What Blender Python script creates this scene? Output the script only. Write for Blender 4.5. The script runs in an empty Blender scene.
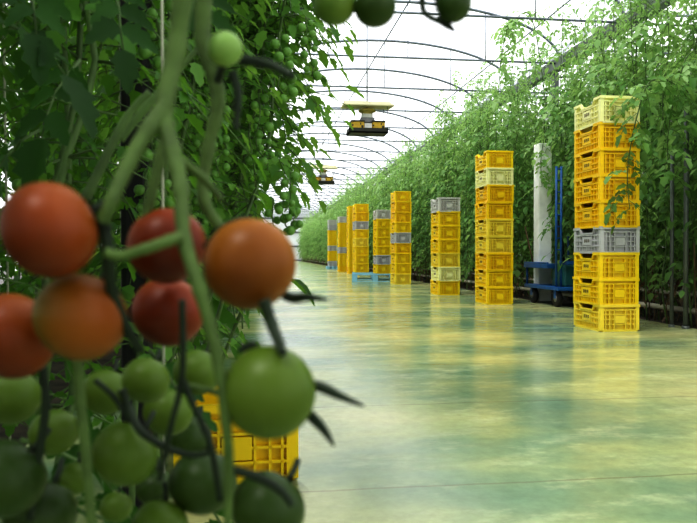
import bpy, math, random
from mathutils import Vector, Matrix, Euler
random.seed(7)
C = bpy.context.scene.collection
FPX = 700.0; H = 0.84
YAW = math.atan(92.5/FPX); PITCH = math.atan(8.0/FPX)
fw = Vector((math.sin(YAW)*math.cos(PITCH), math.cos(YAW)*math.cos(PITCH), -math.sin(PITCH)))
rt = Vector((math.cos(YAW), -math.sin(YAW), 0)); up = rt.cross(fw)
CAM = Vector((0, 0, H))
def P(px, py, d):
    """measured point: photo pixel and distance from the lens -> place in the greenhouse"""
    return CAM + d*(fw + rt*((px-348.5)/FPX) + up*((261.5-py)/FPX))

# ---------------------------------------------------------------- materials
def new_mat(name):
    m = bpy.data.materials.new(name); m.use_nodes = True
    nt = m.node_tree; nt.nodes.clear()
    out = nt.nodes.new('ShaderNodeOutputMaterial')
    return m, nt, out
def N(nt, t, **kw):
    n = nt.nodes.new(t)
    for k, v in kw.items(): setattr(n, k, v)
    return n
def ramp(nt, stops):
    r = N(nt, 'ShaderNodeValToRGB'); e = r.color_ramp.elements
    while len(e) < len(stops): e.new(0.5)
    for i, (p, c) in enumerate(stops):
        e[i].position = p; e[i].color = (*c, 1)
    return r
def mat_simple(name, col, rough=.5, metal=0, noise=.15, scale=20, trans=0, bump=0):
    m, nt, out = new_mat(name)
    b = N(nt, 'ShaderNodeBsdfPrincipled')
    b.inputs['Roughness'].default_value = rough; b.inputs['Metallic'].default_value = metal
    tc = N(nt, 'ShaderNodeTexCoord'); nz = N(nt, 'ShaderNodeTexNoise')
    nz.inputs['Scale'].default_value = scale; nz.inputs['Detail'].default_value = 4
    nt.links.new(tc.outputs['Object'], nz.inputs['Vector'])
    lo = tuple(c*(1-noise) for c in col); hi = tuple(min(1, c*(1+noise)) for c in col)
    r = ramp(nt, [(.3, lo), (.7, hi)])
    nt.links.new(nz.outputs['Fac'], r.inputs['Fac'])
    nt.links.new(r.outputs['Color'], b.inputs['Base Color'])
    if bump:
        bp = N(nt, 'ShaderNodeBump'); bp.inputs['Strength'].default_value = bump
        nt.links.new(nz.outputs['Fac'], bp.inputs['Height']); nt.links.new(bp.outputs['Normal'], b.inputs['Normal'])
    if trans:
        t = N(nt, 'ShaderNodeBsdfTranslucent'); mx = N(nt, 'ShaderNodeMixShader'); mx.inputs[0].default_value = trans
        nt.links.new(r.outputs['Color'], t.inputs['Color'])
        nt.links.new(b.outputs[0], mx.inputs[1]); nt.links.new(t.outputs[0], mx.inputs[2])
        nt.links.new(mx.outputs[0], out.inputs['Surface'])
    else:
        nt.links.new(b.outputs[0], out.inputs['Surface'])
    return m
def mat_leaf(name, dark, mid, light, trans_col, trans=.4, rough=.42, shade_z=None):
    m, nt, out = new_mat(name)
    b = N(nt, 'ShaderNodeBsdfPrincipled'); b.inputs['Roughness'].default_value = rough
    b.inputs['Specular IOR Level'].default_value = .3
    g = N(nt, 'ShaderNodeNewGeometry'); oi = N(nt, 'ShaderNodeObjectInfo')
    tc = N(nt, 'ShaderNodeTexCoord'); nz = N(nt, 'ShaderNodeTexNoise'); nz.inputs['Scale'].default_value = 1.7
    nt.links.new(tc.outputs['Object'], nz.inputs['Vector'])
    a = N(nt, 'ShaderNodeMath', operation='MULTIPLY_ADD'); a.inputs[1].default_value = .55
    nt.links.new(g.outputs['Random Per Island'], a.inputs[0])
    s = N(nt, 'ShaderNodeMath', operation='MULTIPLY'); s.inputs[1].default_value = .6
    nt.links.new(nz.outputs['Fac'], s.inputs[0]); nt.links.new(s.outputs[0], a.inputs[2])
    r = ramp(nt, [(.1, dark), (.55, mid), (.95, light)])
    if shade_z:      # shade painted into the leaf colour: darker low on the plant, lighter up top
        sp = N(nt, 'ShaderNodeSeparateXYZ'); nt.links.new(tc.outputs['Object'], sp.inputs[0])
        mr = N(nt, 'ShaderNodeMapRange'); mr.inputs['From Min'].default_value = shade_z[0]; mr.inputs['From Max'].default_value = shade_z[1]
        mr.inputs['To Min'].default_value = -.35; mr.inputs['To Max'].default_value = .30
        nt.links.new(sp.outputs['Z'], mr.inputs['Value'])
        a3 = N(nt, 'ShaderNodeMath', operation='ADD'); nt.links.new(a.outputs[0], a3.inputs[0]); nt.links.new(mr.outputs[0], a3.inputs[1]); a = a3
    nt.links.new(a.outputs[0], r.inputs['Fac']); nt.links.new(r.outputs['Color'], b.inputs['Base Color'])
    t = N(nt, 'ShaderNodeBsdfTranslucent'); t.inputs['Color'].default_value = (*trans_col, 1)
    mx = N(nt, 'ShaderNodeMixShader'); mx.inputs[0].default_value = trans
    nt.links.new(b.outputs[0], mx.inputs[1]); nt.links.new(t.outputs[0], mx.inputs[2])
    nt.links.new(mx.outputs[0], out.inputs['Surface'])
    return m
def mat_tomato(name, top, mid, low, rough=.42, axis='Z', scale=14.0, center=0.5):
    """skin colour changes from the shoulder to the blossom end"""
    m, nt, out = new_mat(name)
    b = N(nt, 'ShaderNodeBsdfPrincipled'); b.inputs['Roughness'].default_value = rough
    b.inputs['Subsurface Weight'].default_value = .12; b.inputs['Subsurface Radius'].default_value = (.01, .006, .003)
    b.inputs['Subsurface Scale'].default_value = .3; b.inputs['Specular IOR Level'].default_value = .38
    b.inputs['Coat Weight'].default_value = .0; b.inputs['Coat Roughness'].default_value = .25
    tc = N(nt, 'ShaderNodeTexCoord'); sp = N(nt, 'ShaderNodeSeparateXYZ')
    nt.links.new(tc.outputs['Object'], sp.inputs[0])
    nz = N(nt, 'ShaderNodeTexNoise'); nz.inputs['Scale'].default_value = 35; nz.inputs['Detail'].default_value = 3
    nt.links.new(tc.outputs['Object'], nz.inputs['Vector'])
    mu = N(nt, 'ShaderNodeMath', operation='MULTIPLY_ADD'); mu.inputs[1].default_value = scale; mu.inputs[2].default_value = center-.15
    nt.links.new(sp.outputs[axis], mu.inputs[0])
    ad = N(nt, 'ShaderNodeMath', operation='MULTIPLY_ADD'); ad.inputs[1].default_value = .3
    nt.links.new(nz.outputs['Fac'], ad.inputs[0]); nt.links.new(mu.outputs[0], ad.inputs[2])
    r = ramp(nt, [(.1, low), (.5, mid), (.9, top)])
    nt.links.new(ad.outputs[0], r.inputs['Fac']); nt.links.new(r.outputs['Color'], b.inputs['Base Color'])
    nt.links.new(b.outputs[0], out.inputs['Surface'])
    return m
M = {}
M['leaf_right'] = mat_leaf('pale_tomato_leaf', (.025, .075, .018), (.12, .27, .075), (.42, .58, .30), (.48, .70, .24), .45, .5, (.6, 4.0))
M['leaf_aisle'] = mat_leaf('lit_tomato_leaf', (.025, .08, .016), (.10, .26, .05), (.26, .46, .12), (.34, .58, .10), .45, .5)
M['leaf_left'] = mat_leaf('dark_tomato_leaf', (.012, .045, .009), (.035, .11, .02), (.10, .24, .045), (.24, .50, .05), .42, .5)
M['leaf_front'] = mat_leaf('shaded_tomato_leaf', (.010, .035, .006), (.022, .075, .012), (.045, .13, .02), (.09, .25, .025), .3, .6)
M['stem'] = mat_simple('vine_stem_green', (.10, .17, .05), .55, noise=.35, scale=12, bump=.15)
M['stem_front'] = mat_simple('fuzzy_truss_green', (.10, .162, .040), .6, noise=.25, scale=60, bump=.2)
M['stem_dark'] = mat_simple('dark_stalk_green', (.018, .035, .014), .6, noise=.3, scale=60)
M['stem_brown'] = mat_simple('dry_vine_brown', (.15, .10, .055), .8, noise=.4, scale=9)
M['twine'] = mat_simple('twine_white', (.5, .5, .42), .8)
M['steel'] = mat_simple('galvanised_steel', (.22, .25, .28), .45, .5, noise=.2, scale=3)
M['gutter'] = mat_simple('gutter_grey_green', (.24, .27, .24), .6, .1, noise=.35, scale=4)
M['post'] = mat_simple('post_grey', (.16, .18, .17), .5, .4, noise=.3, scale=5)
M['column'] = mat_simple('column_wrapped_white', (.85, .86, .84), .6, noise=.1, scale=5, bump=.2)
M['pipe'] = mat_simple('pipe_pale', (.45, .42, .36), .5, noise=.3, scale=3)
M['soil'] = mat_simple('soil_dark', (.045, .035, .022), .95, noise=.6, scale=9, bump=.6)
M['blue'] = mat_simple('cart_blue', (.012, .10, .30), .45, noise=.25, scale=8)
M['teal'] = mat_simple('cart_teal', (.01, .09, .10), .5, noise=.25, scale=8)
M['rubber'] = mat_simple('rubber_black', (.012, .012, .013), .6)
M['hubm'] = mat_simple('hub_grey', (.25, .25, .27), .4, .6)
M['pallet'] = mat_simple('pallet_blue', (.24, .46, .58), .55, noise=.12, scale=6)
M['beeyellow'] = mat_simple('hive_yellow', (.80, .56, .07), .5, noise=.08, trans=.25)
M['beecap'] = mat_simple('hive_cap_yellow', (.85, .72, .28), .5, noise=.08, trans=.3)
M['beewhite'] = mat_simple('hive_white', (.8, .8, .78), .5, noise=.05)
M['beegrey'] = mat_simple('hive_grey', (.28, .28, .30), .5)
M['tray'] = mat_simple('tray_black', (.03, .033, .02), .5)
M['hood'] = mat_simple('hood_olive', (.62, .60, .40), .6, noise=.08, scale=6, trans=.25)
M['mark'] = mat_simple('printing_dark', (.10, .07, .03), .6)
def crate_mat(n, c, tr=.2): return mat_simple(n, c, .38, noise=.06, scale=5, trans=tr)
M['c_deep'] = crate_mat('crate_deep_yellow', (.97, .67, .008))
M['c_yel'] = crate_mat('crate_yellow', (.96, .72, .015))
M['c_light'] = crate_mat('crate_light_yellow', (.94, .77, .09))
M['c_pale'] = crate_mat('crate_pale_yellow', (.97, .94, .52), .25)
M['c_grey'] = crate_mat('crate_grey', (.52, .52, .53), .08)
M['c_white'] = crate_mat('crate_pale_grey', (.62, .62, .58), .12)
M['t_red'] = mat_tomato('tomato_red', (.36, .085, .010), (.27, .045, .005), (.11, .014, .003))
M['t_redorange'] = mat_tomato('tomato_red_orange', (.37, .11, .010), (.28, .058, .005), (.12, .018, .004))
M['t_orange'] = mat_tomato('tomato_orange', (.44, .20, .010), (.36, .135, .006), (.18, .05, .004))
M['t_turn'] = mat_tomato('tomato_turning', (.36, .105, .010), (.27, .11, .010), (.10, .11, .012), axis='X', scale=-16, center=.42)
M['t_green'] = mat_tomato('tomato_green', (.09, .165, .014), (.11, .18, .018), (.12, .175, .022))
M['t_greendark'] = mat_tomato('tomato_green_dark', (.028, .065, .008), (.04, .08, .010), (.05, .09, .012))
M['t_lime'] = mat_tomato('tomato_lime', (.22, .38, .08), (.27, .42, .12), (.30, .45, .15))
M['t_olive'] = mat_tomato('tomato_olive', (.20, .26, .04), (.14, .23, .04), (.09, .18, .03), axis='X', scale=-10)
M['t_cherry'] = mat_tomato('cherry_green', (.10, .24, .04), (.16, .32, .07), (.18, .34, .08), rough=.3)

# floor: worn green epoxy over concrete
def mat_floor():
    m, nt, out = new_mat('green_epoxy_floor')
    L = nt.links.new
    b = N(nt, 'ShaderNodeBsdfPrincipled'); tc = N(nt, 'ShaderNodeTexCoord')
    def noise(scale, sx, sy, det=5, rough=.6):
        mp = N(nt, 'ShaderNodeMapping'); mp.inputs['Scale'].default_value = (sx, sy, 1)
        n = N(nt, 'ShaderNodeTexNoise'); n.inputs['Scale'].default_value = scale; n.inputs['Detail'].default_value = det
        n.inputs['Roughness'].default_value = rough
        L(tc.outputs['Object'], mp.inputs[0]); L(mp.outputs[0], n.inputs['Vector']); return n
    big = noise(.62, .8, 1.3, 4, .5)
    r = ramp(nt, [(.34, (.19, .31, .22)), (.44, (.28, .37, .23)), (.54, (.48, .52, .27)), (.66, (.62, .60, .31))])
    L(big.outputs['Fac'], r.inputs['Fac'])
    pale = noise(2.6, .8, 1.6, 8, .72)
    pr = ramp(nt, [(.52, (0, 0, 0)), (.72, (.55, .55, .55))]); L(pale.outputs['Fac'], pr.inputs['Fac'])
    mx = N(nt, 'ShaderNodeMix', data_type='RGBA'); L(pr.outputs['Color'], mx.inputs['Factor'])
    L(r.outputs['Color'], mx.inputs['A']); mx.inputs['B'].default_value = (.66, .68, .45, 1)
    fine = noise(14, 1, 1, 8, .75)
    fr = ramp(nt, [(.3, (.82, .82, .82)), (.7, (1.1, 1.1, 1.1))]); L(fine.outputs['Fac'], fr.inputs['Fac'])
    m2 = N(nt, 'ShaderNodeMix', data_type='RGBA', blend_type='MULTIPLY'); m2.inputs['Factor'].default_value = 1
    L(mx.outputs['Result'], m2.inputs['A']); L(fr.outputs['Color'], m2.inputs['B'])
    # slab joints every 1.35 m, wandering a little
    sp = N(nt, 'ShaderNodeSeparateXYZ'); L(tc.outputs['Object'], sp.inputs[0])
    wob = noise(1.2, 1, .2, 3)
    a = N(nt, 'ShaderNodeMath', operation='MULTIPLY_ADD'); a.inputs[1].default_value = .06; L(wob.outputs['Fac'], a.inputs[0]); L(sp.outputs['Y'], a.inputs[2])
    a2 = N(nt, 'ShaderNodeMath', operation='ADD'); a2.inputs[1].default_value = 60-3.08; L(a.outputs[0], a2.inputs[0])
    md = N(nt, 'ShaderNodeMath', operation='MODULO'); md.inputs[1].default_value = 1.35; L(a2.outputs[0], md.inputs[0])
    lt = N(nt, 'ShaderNodeMath', operation='LESS_THAN'); lt.inputs[1].default_value = .014; L(md.outputs[0], lt.inputs[0])
    ml = N(nt, 'ShaderNodeMath', operation='MULTIPLY'); ml.inputs[1].default_value = .4; L(lt.outputs[0], ml.inputs[0])
    m3 = N(nt, 'ShaderNodeMix', data_type='RGBA'); L(ml.outputs[0], m3.inputs['Factor'])
    L(m2.outputs['Result'], m3.inputs['A']); m3.inputs['B'].default_value = (.16, .12, .07, 1)
    L(m3.outputs['Result'], b.inputs['Base Color'])
    rr = ramp(nt, [(.35, (.12, .12, .12)), (.7, (.27, .27, .27))]); L(pale.outputs['Fac'], rr.inputs['Fac'])
    L(rr.outputs['Color'], b.inputs['Roughness'])
    b.inputs['IOR'].default_value = 1.5
    bp = N(nt, 'ShaderNodeBump'); bp.inputs['Strength'].default_value = .05; bp.inputs['Distance'].default_value = .02
    L(fine.outputs['Fac'], bp.inputs['Height']); L(bp.outputs['Normal'], b.inputs['Normal'])
    L(b.outputs[0], out.inputs['Surface']); return m
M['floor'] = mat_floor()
def mat_film(name, tr=.7, col=(.95, .96, .97)):
    m, nt, out = new_mat(name)
    t = N(nt, 'ShaderNodeBsdfTransparent'); t.inputs['Color'].default_value = (.97, .98, 1, 1)
    d = N(nt, 'ShaderNodeBsdfTranslucent')
    tc = N(nt, 'ShaderNodeTexCoord'); nz = N(nt, 'ShaderNodeTexNoise'); nz.inputs['Scale'].default_value = .8
    r = ramp(nt, [(.3, tuple(c*.93 for c in col)), (.7, col)])
    nt.links.new(tc.outputs['Object'], nz.inputs['Vector']); nt.links.new(nz.outputs['Fac'], r.inputs['Fac'])
    nt.links.new(r.outputs['Color'], d.inputs['Color'])
    mx = N(nt, 'ShaderNodeMixShader'); mx.inputs[0].default_value = tr
    nt.links.new(d.outputs[0], mx.inputs[1]); nt.links.new(t.outputs[0], mx.inputs[2])
    nt.links.new(mx.outputs[0], out.inputs['Surface']); return m
M['film'] = mat_film('greenhouse_film')
M['endwall'] = mat_simple('end_wall_panels', (.80, .82, .82), .6, noise=.03, scale=1, trans=.35)
M['endline'] = mat_simple('end_wall_rail', (.18, .19, .2), .6)

# ---------------------------------------------------------------- mesh helpers
class MB:
    def __init__(s): s.v = []; s.f = []; s.mi = []; s.smooth = True
    def add(s, vs, fs, mi=0):
        o = len(s.v); s.v.extend([tuple(v) for v in vs]); s.f.extend([tuple(i+o for i in f) for f in fs]); s.mi.extend([mi]*len(fs))
    def box(s, x0, y0, z0, x1, y1, z1, mi=0, mat=None):
        vs = [Vector(p) for p in ((x0,y0,z0),(x1,y0,z0),(x1,y1,z0),(x0,y1,z0),(x0,y0,z1),(x1,y0,z1),(x1,y1,z1),(x0,y1,z1))]
        if mat: vs = [mat @ v for v in vs]
        s.add(vs, [(0,3,2,1),(4,5,6,7),(0,1,5,4),(1,2,6,5),(2,3,7,6),(3,0,4,7)], mi)
    def tube(s, pts, rad, n=6, mi=0):
        pts = [Vector(p) for p in pts]
        if not hasattr(rad, '__len__'): rad = [rad]*len(pts)
        vs = []; k = len(pts); ref = None
        for i, p in enumerate(pts):
            t = (pts[min(i+1, k-1)] - pts[max(i-1, 0)]).normalized()
            if ref is None:
                ref = Vector((0, 0, 1)) if abs(t.z) < .9 else Vector((1, 0, 0))
            a = (ref - t*ref.dot(t)).normalized(); ref = a; b = t.cross(a)
            for j in range(n):
                q = 2*math.pi*j/n; vs.append(p + (a*math.cos(q) + b*math.sin(q))*rad[i])
        fs = [(i*n+j, i*n+(j+1) % n, (i+1)*n+(j+1) % n, (i+1)*n+j) for i in range(k-1) for j in range(n)]
        fs += [tuple(range(n-1, -1, -1)), tuple((k-1)*n+j for j in range(n))]
        s.add(vs, fs, mi)
    def lathe(s, prof, n=16, mi=0, mat=None):
        vs = []
        for r, z in prof:
            for j in range(n):
                q = 2*math.pi*j/n; v = Vector((r*math.cos(q), r*math.sin(q), z)); vs.append(mat @ v if mat else v)
        fs = [(i*n+j, i*n+(j+1) % n, (i+1)*n+(j+1) % n, (i+1)*n+j) for i in range(len(prof)-1) for j in range(n)]
        s.add(vs, fs, mi)
    def mesh(s, name, mats):
        me = bpy.data.meshes.new(name); me.from_pydata(s.v, [], s.f)
        for m in (mats if isinstance(mats, (list, tuple)) else [mats]): me.materials.append(m)
        me.polygons.foreach_set('material_index', s.mi)
        me.polygons.foreach_set('use_smooth', [s.smooth]*len(s.f))
        me.update(); return me
    def build(s, name, mats, parent=None, smooth=None):
        if smooth is not None: s.smooth = smooth
        o = bpy.data.objects.new(name, s.mesh(name, mats)); C.objects.link(o); o.parent = parent; return o
def smoothpts(pts, sub=5):
    pts = [Vector(p) for p in pts]; out = []
    for i in range(len(pts)-1):
        p0 = pts[max(i-1, 0)]; p1 = pts[i]; p2 = pts[i+1]; p3 = pts[min(i+2, len(pts)-1)]
        for k in range(sub):
            t = k/sub
            out.append(.5*((2*p1) + (p2-p0)*t + (2*p0-5*p1+4*p2-p3)*t*t + (3*p1-p0-3*p2+p3)*t**3))
    out.append(pts[-1]); return out
def lerp_r(r0, r1, n): return [r0 + (r1-r0)*i/(n-1) for i in range(n)]
def tag(o, label=None, cat=None, group=None, kind=None):
    if label: o['label'] = label
    if cat: o['category'] = cat
    if group: o['group'] = group
    if kind: o['kind'] = kind
    return o
def empty(name, loc=(0, 0, 0), rz=0, label=None, cat=None, group=None):
    o = bpy.data.objects.new(name, None); C.objects.link(o); o.location = loc; o.rotation_euler = (0, 0, rz)
    o.empty_display_size = .1
    return tag(o, label, cat, group)
KIDS = {}
def copy_tree(o, parent=None):
    c = o.copy(); C.objects.link(c)
    if parent: c.parent = parent
    if o.name not in KIDS: KIDS[o.name] = [x for x in C.objects if x.parent == o]
    for ch in KIDS[o.name]: copy_tree(ch, c)
    return c

# ---------------------------------------------------------------- the setting
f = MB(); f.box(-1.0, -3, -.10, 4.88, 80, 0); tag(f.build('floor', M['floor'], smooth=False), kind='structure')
g = MB(); g.box(-12, -4, -.2, -1.0, 80.5, -.02); tag(g.build('floor_left_bed', M['soil'], smooth=False), kind='structure')
g = MB(); g.box(4.88, -4, -.2, 15, 80.5, -.02); tag(g.build('floor_right_bed', M['soil'], smooth=False), kind='structure')
GX0, GX1, GZ, AB = -.2, 6.6, 4.95, 1.22
def arch_pt(x0, x1, t, dz=0):
    cx = (x0+x1)/2; a = (x1-x0)/2; q = math.pi*(1-t)
    return (cx + a*math.cos(q), GZ + dz + AB*math.sin(q)**.9)
c = MB()
prof = []
for (x0, x1) in ((GX0-6.8, GX0), (GX0, GX1), (GX1, GX1+6.8)):
    prof += [arch_pt(x0, x1, i/16, .06) for i in range(17)]
vs = []
for y in (-4, 80.2): vs += [(x, y, z) for x, z in prof]
n = len(prof); c.add(vs, [(i, i+1, n+i+1, n+i) for i in range(n-1)])
tag(c.build('ceiling', M['film']), kind='structure')
for nm, x in (('wall_left', GX0-6.9), ('wall_right', GX1+6.9)):
    w = MB(); w.add([(x, -4, -.1), (x, 80.2, -.1), (x, 80.2, GZ+.1), (x, -4, GZ+.1)], [(0, 1, 2, 3)])
    tag(w.build(nm, M['film'], smooth=False), kind='structure')
w = MB(); w.box(GX0-6.9, 80.2, -.1, GX1+6.9, 80.3, 6.3)
wf = tag(w.build('wall_far', M['endwall'], smooth=False), kind='structure')
for k, z in enumerate((.05, 1.65, 3.25, 4.85)):
    w = MB(); w.box(GX0-6.8, 80.08, z-.1, GX1+6.8, 80.2, z+.1); w.build('rail', M['endline'], wf, smooth=False)

# roof arches, each with its tie bar and hangers
def make_arch(x0, x1, y, label, group):
    t = empty('roof_arch', ((x0+x1)/2, y, GZ), 0, label, 'roof arch', group)
    cx = (x0+x1)/2
    m = MB(); m.tube([(arch_pt(x0, x1, i/28)[0]-cx, 0, arch_pt(x0, x1, i/28)[1]-GZ) for i in range(29)], .030, 7); m.build('arch_tube', M['steel'], t)
    m = MB(); m.tube([(x0-cx, 0, .04), (x1-cx, 0, .04)], .022, 6); m.build('tie_bar', M['steel'], t)
    for fx in (.25, .5, .75):
        ax, az = arch_pt(x0, x1, math.acos(1-2*fx)/math.pi)
        m = MB(); m.tube([(ax-cx, 0, .04), (ax-cx, 0, az-GZ)], .010, 5); m.build('hanger_rod', M['steel'], t)
    return t
ra = make_arch(GX0, GX1, 1.0, 'curved galvanised steel roof arch over the concrete aisle', 'roof arches over the aisle')
for i in range(1, 30):
    a = copy_tree(ra); a.location.y = 1.0 + 2.72*i
rb = copy_tree(ra); rb.location = ((GX1+GX1+6.8)/2, 1.0, GZ)
tag(rb, 'steel roof arch over the crops beyond the right gutter', 'roof arch', 'roof arches over the right-hand bay')
for i in range(1, 16):
    a = copy_tree(rb); a.location.y = 1.0 + 2.72*i
for (fx, lab) in ((.16, 'long thin purlin low on the left of the roof'), (.5, 'long ridge purlin along the top of the roof'), (.80, 'long thin purlin low on the right of the roof')):
    x, z = arch_pt(GX0, GX1, fx)
    m = MB(); m.tube([(x, -3.5, z-.03), (x, 80, z-.03)], .014, 6); tag(m.build('roof_purlin', M['steel']), lab, 'purlin')
# the gutter that runs down the right side
m = MB(); x = GX1
pr = [(x-.13, GZ+.10), (x-.15, GZ+.12), (x-.10, GZ-.07), (x+.10, GZ-.07), (x+.15, GZ+.12), (x+.13, GZ+.10), (x+.085, GZ-.05), (x-.085, GZ-.05)]
vs = [(a, y, b) for y in (-3.5, 80) for a, b in pr]
m.add(vs, [(i, (i+1) % 8, 8+(i+1) % 8, 8+i) for i in range(8)])
tag(m.build('roof_gutter', M['gutter'], smooth=False), 'long grey-green roof gutter running above the right-hand plants', 'gutter')
m = MB(); x = GX0
m.add([(a-GX1+GX0, y, b) for (a, y, b) in vs], [(i, (i+1) % 8, 8+(i+1) % 8, 8+i) for i in range(8)])
tag(m.build('roof_gutter', M['gutter'], smooth=False), 'long grey roof gutter above the left-hand plants', 'gutter')
# columns under the right gutter
def make_column(x, y, label, group=None, w=.07, top=GZ-.08, mat='post'):
    t = empty('support_column', (x, y, -.02), 0, label, 'column', group)
    m = MB(); m.box(-w, -w, 0, w, w, top); o = m.build('shaft', M[mat], t, smooth=False)
    bv = o.modifiers.new('b', 'BEVEL'); bv.width = .02; bv.segments = 2
    m = MB(); m.box(-w*1.35, -w*1.35, 0, w*1.35, w*1.35, .05); m.build('foot', M['gutter'], t, smooth=False)
    return t
pc = P(542.5, 254, 12.1)
make_column(pc.x, pc.y, 'white wrapped column standing behind the blue cart', w=.12, mat='column', top=2.75)
c0 = make_column(GX1, 4.0, 'grey steel column under the right roof gutter', 'steel columns under the right gutter')
for i in range(1, 9):
    k = copy_tree(c0); k.location.y = 4.0 + 5.44*i
pc = P(137, 254, 2.25)
make_column(pc.x, pc.y, 'dark narrow column standing inside the left-hand crop', w=.045, mat='rubber', top=GZ-.08)
# grey posts at the edge of the right bed
for (px, py, top, r, lab) in ((671.5, 327, 2.0, .022, 'thin dark post left of the thicker one at the bed edge'),
                           (685.5, 328.5, 2.5, .028, 'grey upright post at the bed edge by the right border')):
    d = H*FPX/(py-253.5)
    b = P(px, py, d)
    t = empty('upright_post', (b.x, b.y, -.02), 0, lab, 'post', 'grey posts at the bed edge')
    m = MB(); m.tube([(0, 0, 0), (0, 0, top)], r, 8); m.build('tube', M['post'], t)
    m = MB(); m.tube([(0, 0, 0), (0, 0, .05)], r*1.5, 8); m.build('socket', M['post'], t)
# pale pipes along the bed
for (x, z, r, lab) in ((5.12, .16, .035, 'pale heating pipe, lower one along the edge of the right bed'),
                    (5.26, .34, .022, 'thin pale pipe, upper one along the edge of the right bed'),
                    (5.75, .30, .04, 'pale pipe running deeper inside the right bed')):
    t = empty('heating_pipe', (x, 3, 0), 0, lab, 'pipe')
    m = MB(); m.tube([(0, 0, z), (0, 75, z)], r, 8); m.build('tube', M['pipe'], t)
    for k in range(0, 74, 3):
        m = MB(); m.box(-.02, k+.5, -.02, .02, k+.54, z); m.build('stand', M['post'], t, smooth=False)

# ---------------------------------------------------------------- crates
CW, CL, CP = .452, .63, .28           # front width, length along the aisle, stacking pitch
def make_crate():
    root = empty('harvest_crate')
    w2, l2 = CW/2, CL/2; t = .012; hh = CP+.012
    m = MB()
    m.box(-w2+.015, -l2+.015, .0, w2-.015, l2-.015, .014)                       # floor
    # thin inner wall, long sides with the hand dip cut out of the top
    dip = .135; dh = .062
    for s in (-1, 1):
        X0, X1 = sorted((s*(w2-.030), s*(w2-.038)))
        m.box(X0, -l2+.02, .01, X1, l2-.02, hh-dh-.01)
        for sy in (-1, 1):
            y0, y1 = sorted((sy*(dip+.03), sy*(l2-.02)))
            m.box(X0, y0, hh-dh-.01, X1, y1, hh-.01)
            # sloping cheek of the dip
            m.add([(X0, sy*(dip+.03), hh-.01), (X1, sy*(dip+.03), hh-.01), (X1, sy*(dip+.03), hh-dh-.01), (X0, sy*(dip+.03), hh-dh-.01), (X0, sy*dip, hh-dh-.01), (X1, sy*dip, hh-dh-.01)],
                  [(0, 1, 5, 4), (0, 4, 3), (1, 2, 5)])
    for s in (-1, 1):
        Y0, Y1 = sorted((s*(l2-.030), s*(l2-.038)))
        m.box(-w2+.02, Y0, .01, w2-.02, Y1, hh-.01)
    # corner posts
    for sx in (-1, 1):
        for sy in (-1, 1):
            x0, x1 = sorted((sx*w2*.992, sx*(w2-.045))); y0, y1 = sorted((sy*l2*.994, sy*(l2-.05)))
            m.box(x0, y0, .012, x1, y1, hh-.02)
    b = m.build('body', M['c_yel'], root, smooth=False)
    # ribs of the long sides
    for s in (-1, 1):
        m = MB(); xo = s*w2; xi = s*(w2-.035)
        x0, x1 = sorted((xo, xi))
        m.box(x0, -l2+.04, .0, x1, l2-.04, .024)
        m.box(x0, -l2+.04, .075, x1, l2-.04, .087)
        m.box(x0, -l2+.04, .135, x1, -.10, .147); m.box(x0, .10, .135, x1, l2-.04, .147)
        m.box(x0, -l2+.04, .195, x1, l2-.04, .209)
        for y in (-.235, -.17, -.105, .105, .17, .235): m.box(x0, y-.006, .01, x1, y+.006, .20)
        for y in (-.05, 0, .05): m.box(x0, y-.005, .01, x1, y+.005, .08)
        m.build('side_ribs', M['c_yel'], root, smooth=False).name = 'side_frame'
        m = MB(); x0, x1 = sorted((s*(w2+.001), s*(w2-.016)))
        m.box(x0, -.09, .093, x1, .09, .185); pl = m.build('name_plate', M['c_yel'], root, smooth=False)
        m = MB(); x0, x1 = sorted((s*(w2+.001), s*(w2+.0025)))
        for k, y in enumerate((-.045, -.002, .04)):
            m.box(x0, y-.016, .150, x1, y+.014, .157); m.box(x0, y-.016, .124, x1, y-.008, .157); m.box(x0, y+.004, .120, x1, y+.012, .15)
            m.box(x0, y-.014, .134, x1, y+.012, .139)
        m.build('printed_mark', M['mark'], pl, smooth=False)
    # ribs of the short sides
    for s in (-1, 1):
        m = MB(); y0, y1 = sorted((s*l2, s*(l2-.035)))
        for z0, z1 in ((0, .024), (.072, .082), (.126, .136), (.178, .188), (.226, .238)): m.box(-w2+.03, y0, z0, w2-.03, y1, z1)
        for x in (-.165, -.12, -.065, .065, .12, .165): m.box(x-.005, y0, .01, x+.005, y1, .235)
        m.build('end_frame', M['c_yel'], root, smooth=False)
        m = MB(); y0, y1 = sorted((s*(l2+.001), s*(l2-.018)))
        m.box(-.055, y0, .088, .055, y1, .172); m.build('end_plate', M['c_yel'], root, smooth=False)
    # rim: follows the dip on the long sides
    m = MB()
    for s in (-1, 1):
        y0, y1 = sorted((s*(l2+.004), s*(l2-.028)))
        m.box(-w2-.004, y0, hh-.03, w2+.004, y1, hh)
        x0, x1 = sorted((s*(w2+.004), s*(w2-.028)))
        for sy in (-1, 1):
            a0, a1 = sorted((sy*(dip+.03), sy*(l2-.02)))
            m.box(x0, a0, hh-.03, x1, a1, hh)
            A, B = sy*(dip+.03), sy*dip
            m.add([(x0, A, hh), (x1, A, hh), (x1, A, hh-.03), (x0, A, hh-.03), (x0, B, hh-dh), (x1, B, hh-dh), (x1, B, hh-dh-.018), (x0, B, hh-dh-.018)],
                  [(0, 1, 5, 4), (3, 7, 6, 2), (0, 4, 7, 3), (1, 2, 6, 5)])
        m.box(x0, -dip, hh-dh-.018, x1, dip, hh-dh)
    m.build('rim', M['c_yel'], root, smooth=False)
    return root
proto_crate = make_crate()
used = [False]
def recolor(o, mat):
    for ch in C.objects:
        pass
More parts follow.
